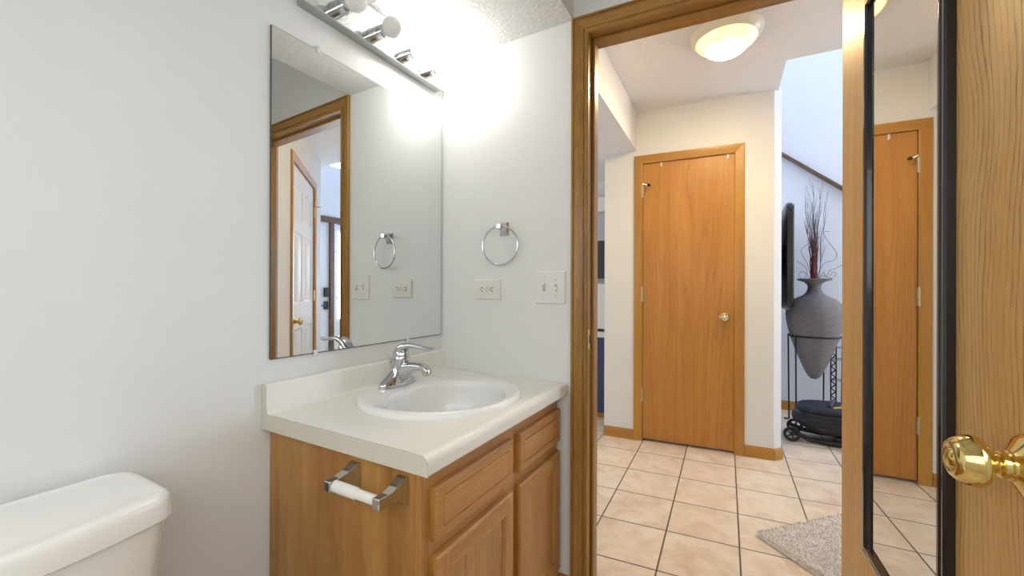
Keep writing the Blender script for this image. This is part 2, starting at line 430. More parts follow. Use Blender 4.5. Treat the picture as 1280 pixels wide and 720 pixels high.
# hall ceiling with the open well on its right
HB = R(2)
def hl(X, Y): return (math.cos(HB)*X - math.sin(HB)*Y, math.sin(HB)*X + math.cos(HB)*Y)
bm = bmesh.new()
poly = [hl(.40, .05), hl(3.6, .05), hl(3.6, 1.377), hl(1.392, 1.377), hl(1.392, 3.3), hl(.40, 3.3)]
prism(bm, poly, 2.43, 2.62, 'z')
struct('ceiling_hall', bm, HCEIL, 'textured hall ceiling around the round light, stopping at the stair well', 'ceiling')
bm = bmesh.new()
prism(bm, [hl(.496, .11), hl(.496, 1.80), hl(-2.2, 1.80), hl(-2.2, .11)], 2.147, 2.46, 'z')
struct('trim_2', bm, HWALL, 'lowered white bulkhead along the left of the hall', 'bulkhead')
bm = bmesh.new(); prism(bm, [hl(.496, 1.80), hl(-2.2, 1.80), hl(-2.2, 4.3), hl(.496, 4.3)], 2.147, 2.46, 'z')
struct('ceiling_kitchen', bm, HWALL, 'low kitchen ceiling beyond the hall wall', 'ceiling')
struct('wall_kitchen', bmx((-1.6, 1.22, 4.0, 4.1, 0, 2.3)), HWALL, 'grey kitchen wall glimpsed past the door frame', 'wall')
struct('wall_kitchen_side', bmx((-1.6, -1.5, .1, 4.1, 0, 2.3)), HWALL, 'kitchen side wall beyond the bathroom wall', 'wall')
# diagonal closet wall
DA = Vector((1.432, .1355, 0)); dd = Vector((.72277, .69108, 0)); dang = math.atan2(dd.y, dd.x) + PI
DE = DA + dd*1.72
LEN = 1.72
bm = bmesh.new()
D3L, D3R, D3T = LEN - 1.325, LEN - .40, 2.05   # local x measured from the far end; opening of the white door
box(bm, 0, D3L - .015, 0, .1, 0, 2.45); box(bm, D3R + .015, LEN, 0, .1, 0, 2.45); box(bm, D3L - .015, D3R + .015, 0, .1, D3T + .015, 2.45)
o = struct('wall_diagonal', bm, HWALL, 'angled white hall wall holding the white panelled door', 'wall')
o.location = DE; o.rotation_euler = (0, 0, dang)
# stair hall
struct('wall_stair', bmx((1.2, 4.4, 3.2, 3.3, 0, 5.0)), FWALL, 'tall bluish white stair wall behind the grey vase', 'wall')
struct('wall_foyer_south', bmx((2.55, 4.4, 1.0, 1.1, 0, 5.0)), FWALL, 'foyer wall opposite the stair wall', 'wall')
bm = bmesh.new()
box(bm, 4.3, 4.4, 1.0, 3.3, 2.19, 2.9); box(bm, 4.3, 4.4, 1.0, 3.3, 4.4, 5.0); box(bm, 4.3, 4.4, 1.0, 1.5, 2.9, 4.4); box(bm, 4.3, 4.4, 2.9, 3.3, 2.9, 4.4)
box(bm, 4.3, 4.4, 1.0, 1.65, 0, 2.19); box(bm, 4.3, 4.4, 3.08, 3.3, 0, 2.19)
struct('wall_entry', bm, FWALL, 'foyer wall around the entry door and the tall window', 'wall')
struct('ceiling_foyer', bmx((1.2, 4.4, 1.0, 3.3, 4.9, 5.0)), FWALL, 'high ceiling of the stair hall', 'ceiling')
bm = bmesh.new()
prism(bm, [hl(1.392, 1.377), hl(1.392, 3.3), hl(1.30, 3.3), hl(1.30, 1.30), hl(4.2, 1.30), hl(4.2, 1.377)], 2.45, 5.0, 'z')
struct('wall_well', bm, FWALL, 'upper wall rising around the stair well opening', 'wall')
w = thing('window_1', 'tall foyer window above the entry door', 'window', (4.3, 1.5, 2.9), kind='structure')
bm = bmx((.02, .08, 0, .05, 0, 1.5), (.02, .08, 1.35, 1.4, 0, 1.5), (.02, .08, .05, 1.35, 0, .05), (.02, .08, .05, 1.35, 1.45, 1.5), (.03, .07, .685, .715, .05, 1.45))
obj('window_frame', bm, WHITEDOOR, w)
# baseboards in the hall
b = baseboard('baseboard_hall_left', -.93, DL - .06, 'oak baseboard left of the closet door', loc=HP, rot=HA, h=.075)
b = baseboard('baseboard_hall_right', DR + .06, .180, 'oak baseboard right of the closet door', loc=HP, rot=HA, h=.075)
bm = bmesh.new(); prism(bm, base_profile(.075), -.003, .066, 'x'); o = struct('baseboard_corner', bm, HTRIMX, 'oak baseboard wrapping the angled hall corner', 'baseboard')
o.location = hall_pt(.178, 0); o.rotation_euler = (0, 0, HA + math.atan2(.04, .047))
baseboard('baseboard_stair', 1.3, 4.28, 'oak baseboard along the stair wall behind the vase', loc=(0, 3.2, 0), rot=0, h=.085)
o = baseboard('baseboard_diagonal', .0, D3L - .06, 'oak baseboard beyond the white panelled door', loc=DE, rot=dang)
o = baseboard('baseboard_diagonal_near', D3R + .06, LEN - .02, 'oak baseboard between white door and bathroom doorway', loc=DE, rot=dang)

# ------------------------------------------------------------------ closet door in the hall
HALLPROF = [(-.004, 0), (-.004, .009), (.004, .012), (.030, .0135), (.045, .016), (.052, .016), (.056, .012), (.056, 0)]
def door_trim(name, x0, x1, topz, loc, rot, mat, matx, label, depth=.12, prof=HALLPROF):
    t = thing(name, label, 'door frame', loc, rot, kind='structure')
    l, r, h = bmesh.new(), bmesh.new(), bmesh.new()
    casing(l, r, h, x0, x1, lambda x: topz, prof)
    obj('casing_leg', l, mat, t); obj('casing_leg', r, mat, t); obj('casing_head', h, matx, t)
    obj('jamb', bmx((x0 - .014, x0, -.0005, depth, 0, topz)), mat, t); obj('jamb', bmx((x1, x1 + .014, -.0005, depth, 0, topz)), mat, t)
    obj('head_jamb', bmx((x0 - .014, x1 + .014, -.0005, depth, topz, topz + .014)), matx, t)
    return t
def knob(parent, x, y, z, prof_knob, prof_rose, mat, d=-1, seg=48):
    """round door knob with its axis along local y"""
    bm = bmesh.new(); lathe(bm, prof_rose, (x, y, z), (0, d, 0), seg)
    k = obj('door_knob', bm, mat, parent, smooth=50)
    bm = bmesh.new(); lathe(bm, prof_knob, (x, y, z), (0, d, 0), seg)
    obj('knob_head', bm, mat, k, smooth=50)
    return k
KN = [(.0, .068), (.006, .0675), (.010, .066), (.012, .064), (.014, .0655), (.0195, .0645), (.0235, .0605), (.0265, .0545), (.0285, .047), (.0285, .043), (.0265, .0395), (.021, .037), (.0135, .0355), (.011, .033), (.0105, .026), (.0105, .010)]
RS = [(.0, .026), (.0125, .026), (.0145, .0245), (.0145, .0195), (.0165, .018), (.0165, .0155), (.0205, .0125), (.030, .0075), (.0345, .0045), (.0365, .0015), (.0365, 0), (0, 0)]
def hinge_bm(x, y, z0, z1, r=.006, n=3):
    bm = bmesh.new(); L = (z1 - z0)/n
    for i in range(n):
        lathe(bm, [(0, 0), (r, 0), (r, L - .0012), (0, L - .0012)], (x, y, z0 + i*L), (0, 0, 1), 14)
    lathe(bm, [(0, 0), (r*.8, 0), (r*.8, .003), (0, .006)], (x, y, z1), (0, 0, 1), 12)
    box(bm, x - .004, x + .010, y + r - .002, y + r + .0005, z0, z1)
    return bm
door_trim('trim_3', DL, DR, DT, HP, HA, HTRIM, HTRIMX, 'honey oak casing around the flat closet door')
d2 = thing('door_2', 'closed flat honey oak closet door at the end of the hall', 'door', HP, HA, kind='structure')
obj('leaf', bmx((DL + .006, DR - .004, .004, .039, .016, DT - .004)), VENEER, d2, .0015)
for z0, z1 in ((1.795, 1.883), (1.027, 1.132), (.288, .383)):
    obj('hinge', hinge_bm(DL + .003, -.007, z0, z1, .0075), AGED, d2)
KN2 = [(a*.92, b*.9) for a, b in KN]; RS2 = [(a*.85, b*.8) for a, b in RS]
knob(d2, -.111, .004, .925, KN2, RS2, NICKEL)
bm = bmesh.new()
tube(bm, [(DL + .002, -.007, 1.892), (DL + .018, -.022, 1.891), (DL + .045, -.034, 1.876)], .0062, 10)
lathe(bm, [(0, 0), (.008, 0), (.008, .008), (0, .008)], (DL + .002, -.004, 1.884), (0, 0, 1), 12)
hs = obj('hinge_stop', bm, NICKEL, d2)
bm = bmesh.new(); lathe(bm, [(0, 0), (.010, 0), (.011, .007), (.007, .018), (0, .020)], (DL + .045, -.034, 1.876), (.80, -.45, -.30), 12)
o = obj('stop_tip', bm, RUBBER, hs); o['label'] = 'black rubber tip'
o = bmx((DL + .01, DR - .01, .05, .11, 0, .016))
obj('painted_gap_shade', o, DARKSLOT, d2)  # black block paints in the shade of the gap under the door
for i, s in enumerate((-.522, -.092)):
    t = thing('door_hook', ('small white hook clipped over the closet door top, left of two', 'small white hook clipped over the closet door top, right of two')[i], 'hook', hall_pt(s, .004, DT - .004), HA, 'white hooks over the closet door')
    bm = bmx((-.006, .006, -.002, 0, -.034, .002), (-.006, .006, -.002, .030, 0, .002)); obj('strap', bm, PLASTIC, t)
    bm = bmesh.new(); tube(bm, [(0, -.002, -.030), (0, -.010, -.034), (0, -.013, -.028)], .003, 8); obj('hook', bm, PLASTIC, t)

# ------------------------------------------------------------------ open oak door with its mirror
DAng = R(-90 + 3.65)
DHP = (1.3645, -.005, 0)
d1 = thing('door_1', 'open oak veneer bathroom door carrying a tall mirror and brass knob', 'door', DHP, DAng, kind='structure')
obj('leaf', bmx((0, .765, 0, .035, .012, 2.015)), NEARDOOR, d1, .002)
knob(d1, .722, 0, .925, KN, RS, BRASS, seg=72)
knob(d1, .722, .035, .925, KN, RS, BRASS, d=1)
obj('latch_plate', bmx((.7645, .7665, .006, .029, .895, .955)), BRASS, d1)
for z0 in (.2, .97, 1.75): obj('hinge', hinge_bm(-.004, .04, z0, z0 + .09), BRASS, d1)
def at_door(s, n, z):
    return (DHP[0] + math.cos(DAng)*s - math.sin(DAng)*n, DHP[1] + math.sin(DAng)*s + math.cos(DAng)*n, z)
MW, MH = .357, 1.215
dm = thing('door_mirror', 'tall narrow black framed mirror hung on the open oak door', 'mirror', at_door(.213, 0, .542), DAng)
prof = [(0, 0), (0, .010), (.003, .013), (.007, .013), (.008, .0115), (.012, .0145), (.017, .0145), (.020, .010), (.020, .004)]
# profile: (inward offset, height off the door)
bm = bmesh.new(); rings = []
for cx, cz, sx, sz in ((0, 0, 1, 1), (MW, 0, -1, 1), (MW, MH, -1, -1), (0, MH, 1, -1)):
    rings.append([bm.verts.new((cx + sx*a, -t, cz + sz*a)) for a, t in prof])
for i in range(4):
    A, B = rings[i], rings[(i+1) % 4]
    for k in range(len(prof) - 1): bm.faces.new((A[k], A[k+1], B[k+1], B[k]))
obj('frame', bm, FRAMEB, dm, smooth=25)
obj('glass', bmx((.010, MW - .010, -.006, -.001, .010, MH - .010)), GLASSM, dm)

# ------------------------------------------------------------------ vanity: cabinet
YN, YF = -.737, -.014
FX = .546; DXF = .564
vc = thing('vanity_cabinet', 'honey oak vanity cabinet with two drawer fronts above two doors', 'cabinet', (0, YF, 0))
def vy(y): return y - YF
def vbx(x0, x1, y0, y1, z0, z1): return (x0, x1, vy(y0), vy(y1), z0, z1)
bm = bmx(vbx(.004, FX - .018, YN, YN + .014, 0.0, .738)); obj('side_panel', bm, CABSIDE, vc)
bm = bmx(vbx(.004, FX - .018, YF - .014, YF, 0.0, .738)); obj('side_panel', bm, CABSIDE, vc)
bm = bmx(vbx(.004, FX - .018, YN + .014, YF - .014, .085, .10), vbx(.004, .012, YN + .014, YF - .014, .10, .738)); obj('carcass', bm, CABSIDE, vc)
for b in ((YN, YN + .042, 0.085, .738), (-.393, -.318, .085, .738), (YF - .034, YF, .085, .738)):
    obj('face_stile', bmx(vbx(FX - .018, FX, b[0], b[1], b[2], b[3])), CAB, vc, .001)
for y0, y1 in ((YN + .042, -.393), (-.318, YF - .034)):
    for z0, z1 in ((.678, .738), (.532, .580), (.085, .125)):
        obj('face_rail', bmx(vbx(FX - .018, FX - .0005, y0, y1, z0, z1)), CABY, vc)
obj('toe_kick', bmx(vbx(.10, FX - .075, YN + .014, YF - .014, 0, .085)), CABSIDE, vc)
def slab(name, y0, y1, z0, z1, mat, kind):
    """drawer front or door lying on the face frame, facing +x"""
    bm = bmesh.new()
    ya, yb = vy(y0), vy(y1)
    def loop(ins, x): return [bm.verts.new((x, yy, zz)) for yy, zz in ((ya + ins, z0 + ins), (yb - ins, z0 + ins), (yb - ins, z1 - ins), (ya + ins, z1 - ins))]
    if kind == 'drawer':
        spec = [(0, FX), (0, FX + .013), (.005, DXF), (.024, DXF), (.0255, DXF - .0035), (.027, DXF)]
    else:
        spec = [(0, FX), (0, FX + .013), (.005, DXF), (.046, DXF), (.048, DXF - .003), (.053, DXF - .003), (.056, DXF - .008)]
    loops = [loop(i, x) for i, x in spec]
    bm.faces.new(loops[0][::-1])
    for A, B in zip(loops, loops[1:]):
        for k in range(4): bm.faces.new((A[k], A[(k+1) % 4], B[(k+1) % 4], B[k]))
    bm.faces.new(loops[-1])
    return obj(name, bm, mat, vc, smooth=20)
slab('drawer_front', -.706, -.367, .573, .690, CABY, 'drawer')
slab('drawer_front', -.326, -.020, .573, .690, CABY, 'drawer')
def panel_door(y0, y1, z0, z1, hinge_left):
    s = slab('door', y0, y1, z0, z1, CAB, 'door')
    # horizontal rails, grain running the other way, and the flat centre panel
    ya, yb = vy(y0), vy(y1)
    for z in ((z1 - .048, z1 - .006), (z0 + .006, z0 + .048)):
        bm = bmesh.new(); prism(bm, [(ya + .048, z[0]), (yb - .048, z[0]), (yb - .048, z[1]), (ya + .048, z[1])], DXF - .004, DXF + .0006, 'x')
        obj('rail', bm, CABY, s)
    bm = bmx((DXF - .012, DXF - .0075, ya + .056, yb - .056, z0 + .056, z1 - .056)); obj('panel', bm, CABSIDE2, s)
    yy = (ya - .008) if hinge_left else (yb + .008)
    for zc in (z1 - .075, z0 + .075):
        bm = bmx((FX, FX + .004, yy - .008, yy + .007, zc - .026, zc + .026))
        lathe(bm, [(0, 0), (.005, 0), (.005, .05), (0, .05)], (FX + .006, yy + (.006 if hinge_left else -.006), zc - .025), (0, 0, 1), 12)
        lathe(bm, [(0, 0), (.005, .002), (.0055, .008), (0, .011)], (FX + .006, yy + (.006 if hinge_left else -.006), zc + .025), (0, 0, 1), 12)
        h = obj('hinge', bm, BLACKM, s, .001); h['label'] = 'dark bronze hinge'
    return s
CABSIDE2 = wood('cabinet_panel_oak', srgb(190, 140, 80), srgb(162, 112, 56), srgb(84, 54, 24), 'Z', 60, .55, .10)
panel_door(-.704, -.365, .115, .538, True)
panel_door(-.326, -.020, .115, .538, False)

# ------------------------------------------------------------------ countertop with rolled edge and backsplash
CY0, CY1 = -.757, -.001
SX, SY, SR = .300, -.366, .262
ct = thing('countertop', 'cream laminate countertop with rounded front edge and backsplash', 'countertop', (0, 0, 0))
bm = bmesh.new()
zt, zb = .780, .738
HOLE = .215
# flat top with a round hole for the basin
NSEG = 64
rectx0, rectx1 = .02, .566
out = []; inn = []
for k in range(NSEG):
    a = 2*PI*k/NSEG
    c, s = math.cos(a), math.sin(a)
    inn.append(bm.verts.new((SX + HOLE*c, SY + HOLE*s, zt)))
    tx = ((rectx1 - SX)/c if c > 1e-9 else (rectx0 - SX)/c if c < -1e-9 else 1e9)
    ty = ((CY1 - SY)/s if s > 1e-9 else (CY0 - SY)/s if s < -1e-9 else 1e9)
    t = min(tx, ty)
    out.append(bm.verts.new((SX + t*c, SY + t*s, zt)))
for k in range(NSEG):
    k2 = (k+1) % NSEG
    bm.faces.new((inn[k], out[k], out[k2], inn[k2]))
for cx, cy in ((rectx0, CY0), (rectx1, CY0), (rectx0, CY1), (rectx1, CY1)):
    a = math.atan2(cy - SY, cx - SX) % (2*PI); k = int(a/(2*PI)*NSEG); k2 = (k+1) % NSEG
    bm.faces.new((out[k], bm.verts.new((cx, cy, zt)), out[k2]))
lo = [bm.verts.new((SX + HOLE*math.cos(2*PI*k/NSEG), SY + HOLE*math.sin(2*PI*k/NSEG), zb)) for k in range(NSEG)]
for k in range(NSEG): bm.faces.new((inn[k], inn[(k+1) % NSEG], lo[(k+1) % NSEG], lo[k]))
# rolled front edge
XF = .584; rr = .018
prf = [(rectx1, zt)] + [(XF - rr + rr*math.sin(R(a)), zt - rr + rr*math.cos(R(a))) for a in (15, 30, 45, 60, 75, 90)] + [(XF, zb + .003), (XF - .003, zb), (rectx1 - .02, zb)]
A = [bm.verts.new((x, CY0, z)) for x, z in prf]; B = [bm.verts.new((x, CY1, z)) for x, z in prf]
for i in range(len(prf) - 1): bm.faces.new((A[i], A[i+1], B[i+1], B[i]))
# underside ring
u = [bm.verts.new(p) for p in ((0.002, CY0, zb), (XF - .02, CY0, zb), (XF - .02, CY0 + .02, zb), (.002, CY0 + .02, zb))]; bm.faces.new(u)
obj('worktop', bm, COUNTER, ct, smooth=30)
bm = bmesh.new()
bs = [(.002, zb), (.002, .858), (.006, .860), (.014, .860)] + [(.014 + .008*math.sin(R(a)), .852 + .008*math.cos(R(a))) for a in (30, 60, 90)] + [(.022, .790), (.024, .784), (.030, .7803), (.030, .7795), (.02, .7795), (.02, zb)]
A = [bm.verts.new((x, CY0, z)) for x, z in bs]; B = [bm.verts.new((x, CY1, z)) for x, z in bs]
for i in range(len(bs)):
    j = (i+1) % len(bs); bm.faces.new((A[i], A[j], B[j], B[i]))
bm.faces.new(B[::-1])
bm.faces.new(A)
obj('backsplash', bm, COUNTER, ct, smooth=50)
# the glued end strip with its dark joint
end = [(.002, zb), (.002, .859), (.012, .859), (.018, .857), (.0215, .851), (.0215, .7795)] + [(rectx1 - .002, .7795)] + [(XF - rr + rr*math.sin(R(a)), zt - rr + rr*math.cos(R(a))) for a in (15, 30, 45, 60, 75, 90)] + [(XF, zb)]
bm = bmesh.new(); prism(bm, end, CY0 - .0015, CY0 + .0002, 'y')
o = obj('end_strip', bm, COUNTERE, ct); o['label'] = 'beige end strip'

# ------------------------------------------------------------------ sink
sk = thing('sink', 'round white drop-in basin set in the cream countertop', 'sink', (SX, SY, .780))
bm = bmesh.new()
BO = (.052, -.034); BA, BB = .164, .196    # bowl opening offset towards the front edge, half sizes
NS = 72
def ring_at(t):
    """t in 0..: outer rim to bowl bottom"""
outer = [(1.0, 0, 0.0), (1.0, 0, .006), (.992, 0, .012), (.972, 0, .0165), (.94, 0, .018)]
rings = []
for k in range(NS): pass
def ell(cx, cy, a, b, z): return [bm.verts.new((cx + a*math.cos(2*PI*k/NS), cy + b*math.sin(2*PI*k/NS), z)) for k in range(NS)]
RO = .252
for f, _, z in outer: rings.append(ell(0, 0, RO*f, (RO + .004)*f, z))
rings.append(ell(BO[0]*.6, BO[1]*.6, BA + .030, BB + .026, .0155))
rings.append(ell(BO[0], BO[1], BA + .007, BB + .007, .0140))
rings.append(ell(BO[0], BO[1], BA + .002, BB + .002, .0105))
for f, z in ((.995, .002), (.985, -.012), (.955, -.050), (.87, -.095), (.70, -.128), (.45, -.143), (.2, -.148), (.11, -.150)):
    rings.append(ell(BO[0]*(.9 + .1*f), BO[1], BA*f, BB*f, z))
for A, B in zip(rings, rings[1:]):
    for k in range(NS): bm.faces.new((A[k], A[(k+1) % NS], B[(k+1) % NS], B[k]))
bm.faces.new(rings[-1])
obj('basin', bm, PORC, sk, smooth=60)
bm = bmesh.new(); lathe(bm, [(0, 0), (.016, 0), (.018, .001), (.021, .0015), (.022, 0)], (BO[0]*.91, BO[1], -.1495), (0, 0, 1), 32)
o = obj('drain', bm, CHROME, sk); o['label'] = 'chrome drain'

# ------------------------------------------------------------------ faucet
fc = thing('faucet', 'chrome single lever faucet on the back rim of the round basin', 'faucet', (.128, -.383, .7985))
bm = bmesh.new()
# oval base with raised centre: loft of superellipse sections
def loft(bm, secs, seg=36, cap=True):
    rr_ = []
    for cx, cy, a, b, z in secs: rr_.append([bm.verts.new((cx + a*math.cos(2*PI*k/seg), cy + b*math.sin(2*PI*k/seg), z)) for k in range(seg)])
    for A, B in zip(rr_, rr_[1:]):
        for k in range(seg): bm.faces.new((A[k], A[(k+1) % seg], B[(k+1) % seg], B[k]))
    if cap: bm.faces.new(rr_[0][::-1]); bm.faces.new(rr_[-1])
loft(bm, [(0, 0, .028, .080, -.002), (0, 0, .028, .080, .005), (0, 0, .027, .078, .012), (0, 0, .026, .070, .019), (.001, 0, .026, .056, .027), (.003, 0, .026, .042, .037), (.007, 0, .026, .032, .050), (.012, 0, .0255, .027, .066), (.017, 0, .025, .025, .082), (.020, 0, .0245, .0245, .094), (.022, 0, .018, .018, .102), (.022, 0, .008, .008, .106)])
obj('body', bm, CHROME, fc, smooth=60)
# spout: arched box-like tube from the body out over the bowl
bm = bmesh.new()
def sweep(bm, path, seg=20):
    """path: (x, z, half width, half height, tilt)"""
    rr_ = []
    for x, z, hw, hh, t in path:
        ct_, st_ = math.cos(t), math.sin(t)
        ring = []
        for k in range(seg):
            a = 2*PI*k/seg
            n = 3.0
            cy = math.copysign(abs(math.cos(a))**(2/n), math.cos(a))*hw
            cz = math.copysign(abs(math.sin(a))**(2/n), math.sin(a))*hh
            ring.append(bm.verts.new((x - st_*cz, cy, z + ct_*cz)))
        rr_.append(ring)
    for A, B in zip(rr_, rr_[1:]):
        for k in range(seg): bm.faces.new((A[k], A[(k+1) % seg], B[(k+1) % seg], B[k]))
    bm.faces.new(rr_[0][::-1]); bm.faces.new(rr_[-1])
sweep(bm, [(-.002, .034, .022, .036, 0), (.016, .040, .0215, .034, 0), (.034, .049, .020, .028, 0), (.054, .058, .0185, .021, .0), (.076, .0645, .0175, .0155, .0), (.098, .067, .0165, .0125, -.05), (.116, .066, .016, .011, -.25), (.127, .060, .0155, .0095, -.7), (.131, .052, .0145, .008, -1.2), (.131, .046, .013, .0065, -1.5)])
s = obj('spout', bm, CHROME, fc, smooth=50)
bm = bmesh.new(); lathe(bm, [(0, 0), (.009, 0), (.0105, .002), (.0105, .016), (0, .016)], (.120, 0, .040), (0, 0, 1), 24); obj('aerator', bm, CHROME, s)
# lever: dome cap then a flat handle reaching forward
bm = bmesh.new()
sweep(bm, [(-.006, .086, .020, .008, .6), (.002, .102, .0215, .014, .45), (.014, .117, .0215, .016, .3), (.034, .129, .020, .0125, .2), (.058, .1345, .017, .009, .05), (.086, .1335, .014, .0072, -.07), (.114, .1295, .0125, .0062, -.12), (.136, .128, .012, .006, .1), (.148, .131, .010, .0045, .3)])
lathe(bm, [(.0235, 0), (.024, .008), (.022, .020), (.016, .030), (0, .034)], (.020, 0, .090), (0, 0, 1), 28)
obj('lever', bm, CHROME, fc, smooth=60)
bm = bmesh.new(); lathe(bm, [(0, 0), (.0028, 0), (.0028, .066), (.0045, .068), (.0065, .074), (.0055, .080), (0, .082)], (-.030, -.004, .004), (0, 0, 1), 16); obj('lift_rod', bm, CHROME, fc)

# ------------------------------------------------------------------ toilet paper holder
tp = thing('toilet_paper_holder', 'chrome toilet paper holder with empty white roller on cabinet side', 'paper holder', (0, YN, 0))
def post(x):
    bm = bmesh.new()
    # back plate with bevelled top, then a tapering curved arm
    secs = [(0, .686, .0145, .031), (-.007, .686, .0145, .031), (-.014, .689, .0125, .025), (-.026, .690, .0115, .0175), (-.044, .690, .0105, .0125), (-.060, .689, .010, .0105), (-.078, .689, .010, .0115), (-.080, .689, .009, .0105)]
    rings = []
    for y, z, hw, hh in secs: rings.append([bm.verts.new(p) for p in ((x - hw, y, z - hh), (x + hw, y, z - hh), (x + hw, y, z + hh), (x - hw, y, z + hh))])
    for A, B in zip(rings, rings[1:]):
        for k in range(4): bm.faces.new((A[k], A[(k+1) % 4], B[(k+1) % 4], B[k]))
    bm.faces.new(rings[0][::-1]); bm.faces.new(rings[-1])
    return bm
for x in (.351, .500): obj('post', post(x), CHROME, tp, .0015, smooth=25)
bm = bmesh.new(); lathe(bm, [(0, 0), (.0125, 0), (.0125, .066), (.0115, .068), (.0105, .070), (.0105, .128), (0, .128)], (.362, -.066, .688), (1, 0, 0), 28)
o = obj('roller', bm, PAPERROLL, tp); o['label'] = 'white plastic roller'

# ------------------------------------------------------------------ wall mirror with clips
wm = thing('wall_mirror', 'large frameless mirror on the left wall above the backsplash', 'mirror', (0, -.738, .924))
obj('glass', bmx((.0015, .0062, 0, .727, 0, .918)), GLASSM, wm, mats=None)
bm = bmx((.0005, .0058, -.0012, 0, 0, .918), (.0005, .0058, .727, .7282, 0, .918), (.0005, .0066, 0, .727, -.002, 0.0004), (.0005, .0058, 0, .727, .918, .9192))
o = obj('edge', bm, GREENEDGE, wm); o['label'] = 'dark ground glass edge'
for yy, zz, s in ((.141, .919, 1), (.523, .919, 1), (.136, 0, -1), (.528, 0, -1)):
    bm = bmx((.0005, .010, yy - .006, yy + .006, zz - s*.008 if s > 0 else zz - .012, zz + .012 if s > 0 else zz + .008))
    lathe(bm, [(0, 0), (.0035, 0), (.0025, .002), (0, .0025)], (.010, yy, zz + s*.006), (1, 0, 0), 12)
    o = obj('clip', bm, CLEAR, wm, .0015); o['label'] = 'clear plastic clip'

# ------------------------------------------------------------------ vanity light bar
vl = thing('vanity_light', 'mirrored light bar with four round bulbs above the wall mirror', 'light fixture', (0, -.665, 1.94))
L = .620
obj('housing', bmx((0, .040, .002, L - .002, .003, .119)), GREYMETAL, vl, .002)
obj('faceplate', bmx((.040, .046, 0, L, 0, .121)), GLASSM, vl)
bm = bmx((.0395, .0462, 0, L, -.0014, 0), (.0395, .0462, L, L + .0014, 0, .121), (.0395, .0462, -.0014, 0, 0, .121)); o = obj('faceplate_edge', bm, plain('green_glass_edge', (.45, .58, .54), .15), vl)
for i, y in enumerate((-.557, -.410, -.266, -.137)):
    yy = y + .665
    bm = bmesh.new(); lathe(bm, [(0, 0), (.023, 0), (.023, .014), (.0245, .016), (.0245, .018), (.0225, .020), (.0225, .040), (.020, .043), (.015, .043), (.015, .030), (0, .030)], (.046, yy, .039), (1, 0, 0), 36)
    s = obj('socket', bm, CHROME, vl); 
    bm = bmesh.new(); lathe(bm, [(.0, -.012), (.0135, -.012), (.0145, .004), (.018, .012)] + [(.0325*math.sin(R(a)), .041 - .0325*math.cos(R(a))) for a in range(40, 181, 10)], (.083, yy, .039), (1, 0, 0), 36)
    o = obj('bulb', bm, BULBON if i >= 2 else BULBOFF, s, smooth=80)
    o['label'] = 'lit white globe bulb' if i >= 2 else 'unlit white globe bulb'

# ------------------------------------------------------------------ towel ring
tw = thing('towel_ring', 'chrome towel ring hanging above the outlet', 'towel ring', (.316, 0, 1.352))
bm = bmesh.new()
secs = [(0, 0, .019, .0265), (-.006, 0, .019, .0265), (-.013, .006, .014, .017), (-.028, .007, .0105, .0105), (-.046, .007, .0100, .0105), (-.050, .007, .009, .0095)]
rings = []
for y, z, hw, hh in secs: rings.append([bm.verts.new(p) for p in ((-hw, y, z - hh), (hw, y, z - hh), (hw, y, z + hh), (-hw, y, z + hh))])
for A, B in zip(rings, rings[1:]):
    for k in range(4): bm.faces.new((A[k], A[(k+1) % 4], B[(k+1) % 4], B[k]))
bm.faces.new(rings[0][::-1]); bm.faces.new(rings[-1])
obj('mount', bm, CHROME, tw, .0015, smooth=25)
bm = bmesh.new(); torus(bm, (0, -.037, .006 - .073), .0745, (math.cos(R(6)), math.sin(R(6)), 0), (0, 0, 1), .0038, 72, 12)
obj('ring', bm, CHROME, tw)

# ------------------------------------------------------------------ outlet and switch
ol = thing('wall_outlet', 'white horizontal outlet plate with test buttons below the towel ring', 'outlet', (.240, 0, 1.1155))
def plate(w, h, t=.0055, e=.007):
    bm = bmesh.new(); rings = []
    for ins, y in ((0, 0), (0, -t*.35), (e*.55, -t), (e, -t)):
        rings.append([bm.verts.new(p) for p in ((-w + ins, y, -h + ins), (w - ins, y, -h + ins), (w - ins, y, h - ins), (-w + ins, y, h - ins))])
    for A, B in zip(rings, rings[1:]):
        for k in range(4): bm.faces.new((A[k], A[(k+1) % 4], B[(k+1) % 4], B[k]))
    bm.faces.new(rings[-1]); bm.faces.new(rings[0][::-1])
    return bm
obj('cover_plate', plate(.063, .0405, .0075), IVORY, ol, smooth=15)
rc = obj('receptacle', bmx((-.0345, .0345, -.0103, -.004, -.0175, .0175)), IVORY, ol, .001)
bm = bmx((-.009, .009, -.0115, -.010, .002, .0085), (-.009, .009, -.0115, -.010, -.0085, -.002)); o = obj('button', bm, plain('grey_button', (.62, .61, .57), .4), rc)
for sx in (-1, 1):
    bm = bmesh.new()
    box(bm, sx*.0235 - .0048, sx*.0235 + .0048, -.0108, -.0100, .0050, .0082)
    box(bm, sx*.0235 - .0042, sx*.0235 + .0042, -.0108, -.0100, -.0082, -.0050)
    lathe(bm, [(0, 0), (.0028, 0), (.0028, .0006), (0, .0006)], (sx*.0235 - .0085, -.0102, 0), (0, -1, 0), 12)
    obj('socket_slots', bm, DARKSLOT, rc)
for x in (-.0515, .0515):
    bm = bmesh.new(); lathe(bm, [(0, 0), (.003, 0), (.002, .001), (0, .0012)], (x, -.0075, 0), (0, -1, 0), 12); obj('screw', bm, STEEL, ol)
sw = thing('light_switch', 'white double toggle switch plate beside the door casing', 'light switch', (.5135, 0, 1.1235))
obj('cover_plate', plate(.0605, .0605, .0072), PLASTIC, sw, smooth=15)
